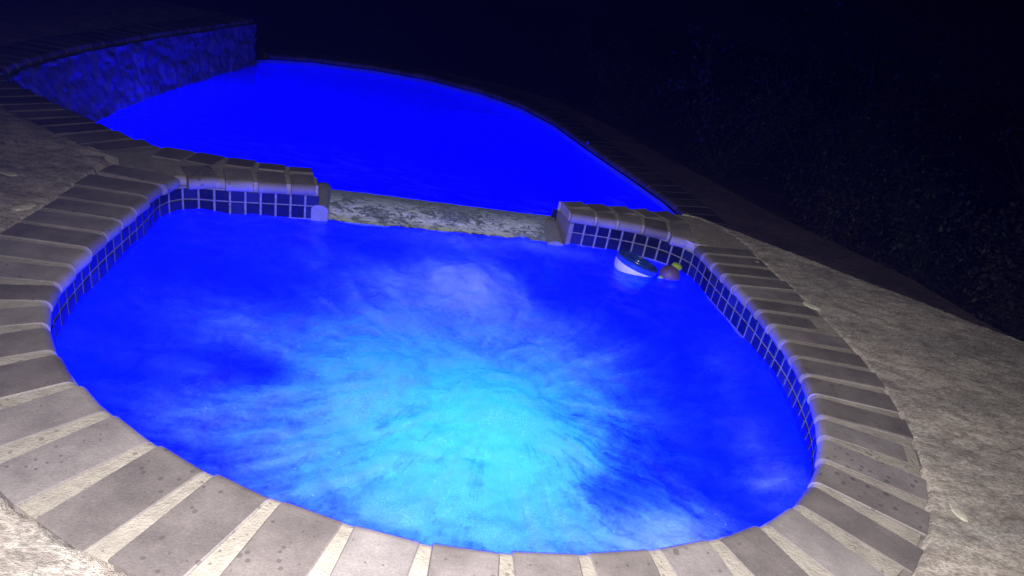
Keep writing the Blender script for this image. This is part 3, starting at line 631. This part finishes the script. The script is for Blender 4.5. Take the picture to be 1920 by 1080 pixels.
# ================================================================== LOOSE STONES on the deck
PALE = m_simple('pale_stone', (.62, .60, .50), .7, .3, .6)
def chip(x, y, s_, label, seed):
    bm = bmesh.new(); bmesh.ops.create_icosphere(bm, subdivisions=3, radius=1.); rr = np.random.default_rng(seed); of_ = rr.uniform(0, 50)
    for v in bm.verts:
        f = .72+.6*float(fbm(v.co.x*1.+of_, v.co.y+v.co.z*.7+of_, 1.6, 3)); v.co = Vector((v.co.x*s_*f*1.25, v.co.y*s_*f*.8, v.co.z*s_*f*.2-.002))
    me = bpy.data.meshes.new('pale_stone'); bm.to_mesh(me); bm.free(); me.materials.append(PALE)
    o = bpy.data.objects.new('pale_stone', me); C.objects.link(o); o.location = (x, y, .001); o.rotation_euler[2] = rr.uniform(0, 6)
    meta(o, label, 'stone', 'pale stones set in the deck')
chip(1.425, 3.06, .035, 'pale stone at the outer brick edge on the far right side of the spa', 1)
chip(1.462, 1.70, .026, 'pale cracked stone in the deck beside the nearest right bricks', 2)
chip(-2.02, 2.515, .042, 'yellowish round stone in the left deck touching the brick ring', 3)
chip(-2.30, 2.80, .035, 'greyish pale stone in the left deck at the picture edge', 4)
chip(1.265, 3.50, .018, 'tiny pale stone chip at the tip of the deck near the dam bricks', 5)

# ================================================================== SHRUBS in the dark beyond the lower strip
LEAVES = [m_leaf('shrub_leaf', (.010, .017, .011), (.026, .036, .026)), m_leaf('dry_leaf', (.014, .014, .012), (.04, .038, .032))]; BARK = m_simple('bark', (.03, .027, .023), .9, .2)
def shrub(x, y, z0, h, wd, seed, label, dry=0, nl=2600):
    rr = np.random.default_rng(seed); root = empty('shrub', (x, y, z0), label=label, cat='shrub', group='shrubs in the dark slope')
    st = MB(); lf = MB()
    def tube(a, b, r0, r1):
        a, b = np.array(a), np.array(b); d = b-a; d /= np.linalg.norm(d)+1e-9; u = np.cross(d, (0, 0, 1.)); u = u/(np.linalg.norm(u)+1e-6) if np.linalg.norm(u) > .01 else np.array([1., 0, 0]); v = np.cross(d, u)
        V = [tuple(a+r0*(u*math.cos(t_)+v*math.sin(t_))) for t_ in np.arange(5)*1.2566]+[tuple(b+r1*(u*math.cos(t_)+v*math.sin(t_))) for t_ in np.arange(5)*1.2566]
        st.add(V, [(i, (i+1) % 5, 5+(i+1) % 5, 5+i) for i in range(5)])
    tips = []
    for k_ in range(9):
        a = rr.uniform(0, 6.28); p0 = np.array([0, 0, -.1]); dr = np.array([math.cos(a)*wd*.5, math.sin(a)*wd*.5, h*rr.uniform(.6, 1)]); prev = p0; r0 = .02*h
        for s in range(1, 5):
            q = p0+dr*(s/4)+rr.normal(0, .05*h, 3)*[1, 1, .4]; tube(prev, q, r0*.6, r0*.42); r0 *= .7; tips.append(q)
            for b_ in range(3):
                e = q+rr.normal(0, 1, 3)*[.2*wd, .2*wd, .12*h]+[0, 0, .08*h]; tube(q, e, r0*.5, r0*.2); tips.append(e)
            prev = q
    tips = np.array(tips)
    for _ in range(nl):
        c = tips[rr.integers(len(tips))]+rr.normal(0, .075, 3)*h*.8; L = rr.uniform(.025, .06); d = rr.normal(0, 1, 3); d /= np.linalg.norm(d); u = np.cross(d, rr.normal(0, 1, 3)); u /= np.linalg.norm(u)
        lf.add([c, c+d*L*.5+u*L*.28, c+d*L, c+d*L*.5-u*L*.28], [(0, 1, 2, 3)])
    for nm, m_, mt in (('branches', st, BARK), ('foliage', lf, LEAVES[dry])):
        me = bpy.data.meshes.new(nm); me.from_pydata([tuple(map(float, v)) for v in m_.V], [], m_.F); me.materials.append(mt); me.update()
        o = bpy.data.objects.new(nm, me); C.objects.link(o); o.parent = root
SH = [(2.0, 7.6, 1.5, 1.2, 'tall dim shrub beside the right-hand curve of the lower pool coping', 0), (3.1, 7.3, 1.9, 1.4, 'large leafy shrub high on the dark slope above the lower strip', 0),
      (2.7, 5.95, .75, .7, 'small dry bush at the rim of the lower strip, left of the others', 1), (3.4, 5.5, 1.0, .9, 'middling green bush standing just beyond the lower strip', 0),
      (3.6, 4.75, .95, .8, 'dry twiggy bush by the corner where the lower strip meets the deck', 1), (4.5, 5.6, 1.9, 1.5, 'broad dark shrub behind the dry bush at the strip corner', 0),
      (4.3, 4.0, 1.0, .9, 'low leafy bush hanging near the right end of the deck edge', 0), (5.4, 4.7, 2.0, 1.5, 'tall shrub at the far right of the picture', 0),
      (4.2, 8.6, 2.4, 1.8, 'highest shrub in the background right of centre', 0), (1.0, 9.9, 1.3, 1.3, 'faint bush beyond the far end of the pool coping', 0), (6.4, 7.4, 3.0, 2.2, 'tree-sized shrub in the upper right darkness', 0)]
for i, (x, y, h, wd, lb_, dry) in enumerate(SH):
    dd = float(pdist(lo, np.array([x]), np.array([y]), False)[0]); shrub(x, y, -.62-.10*dd, h, wd, 30+i, lb_, dry)

# ================================================================== thin blue volume added to stand for lens veil over the dark
mb = MB(); mb.add([(x, y, z_) for z_ in (-9., 7.) for x, y in ((-62, -42), (62, -42), (62, 82), (-62, 82))], [(3, 2, 1, 0), (4, 5, 6, 7), (0, 1, 5, 4), (1, 2, 6, 5), (2, 3, 7, 6), (3, 0, 4, 7)])
t = NT('blue_veil'); v_ = t.n('VolumePrincipled', Color=(.05, .06, 1)); v_.inputs['Density'].default_value = 0.0005; t.t.links.new(v_.outputs[0], t.out.inputs[1])
mb.build('veil_volume', t.m, kind='stuff')
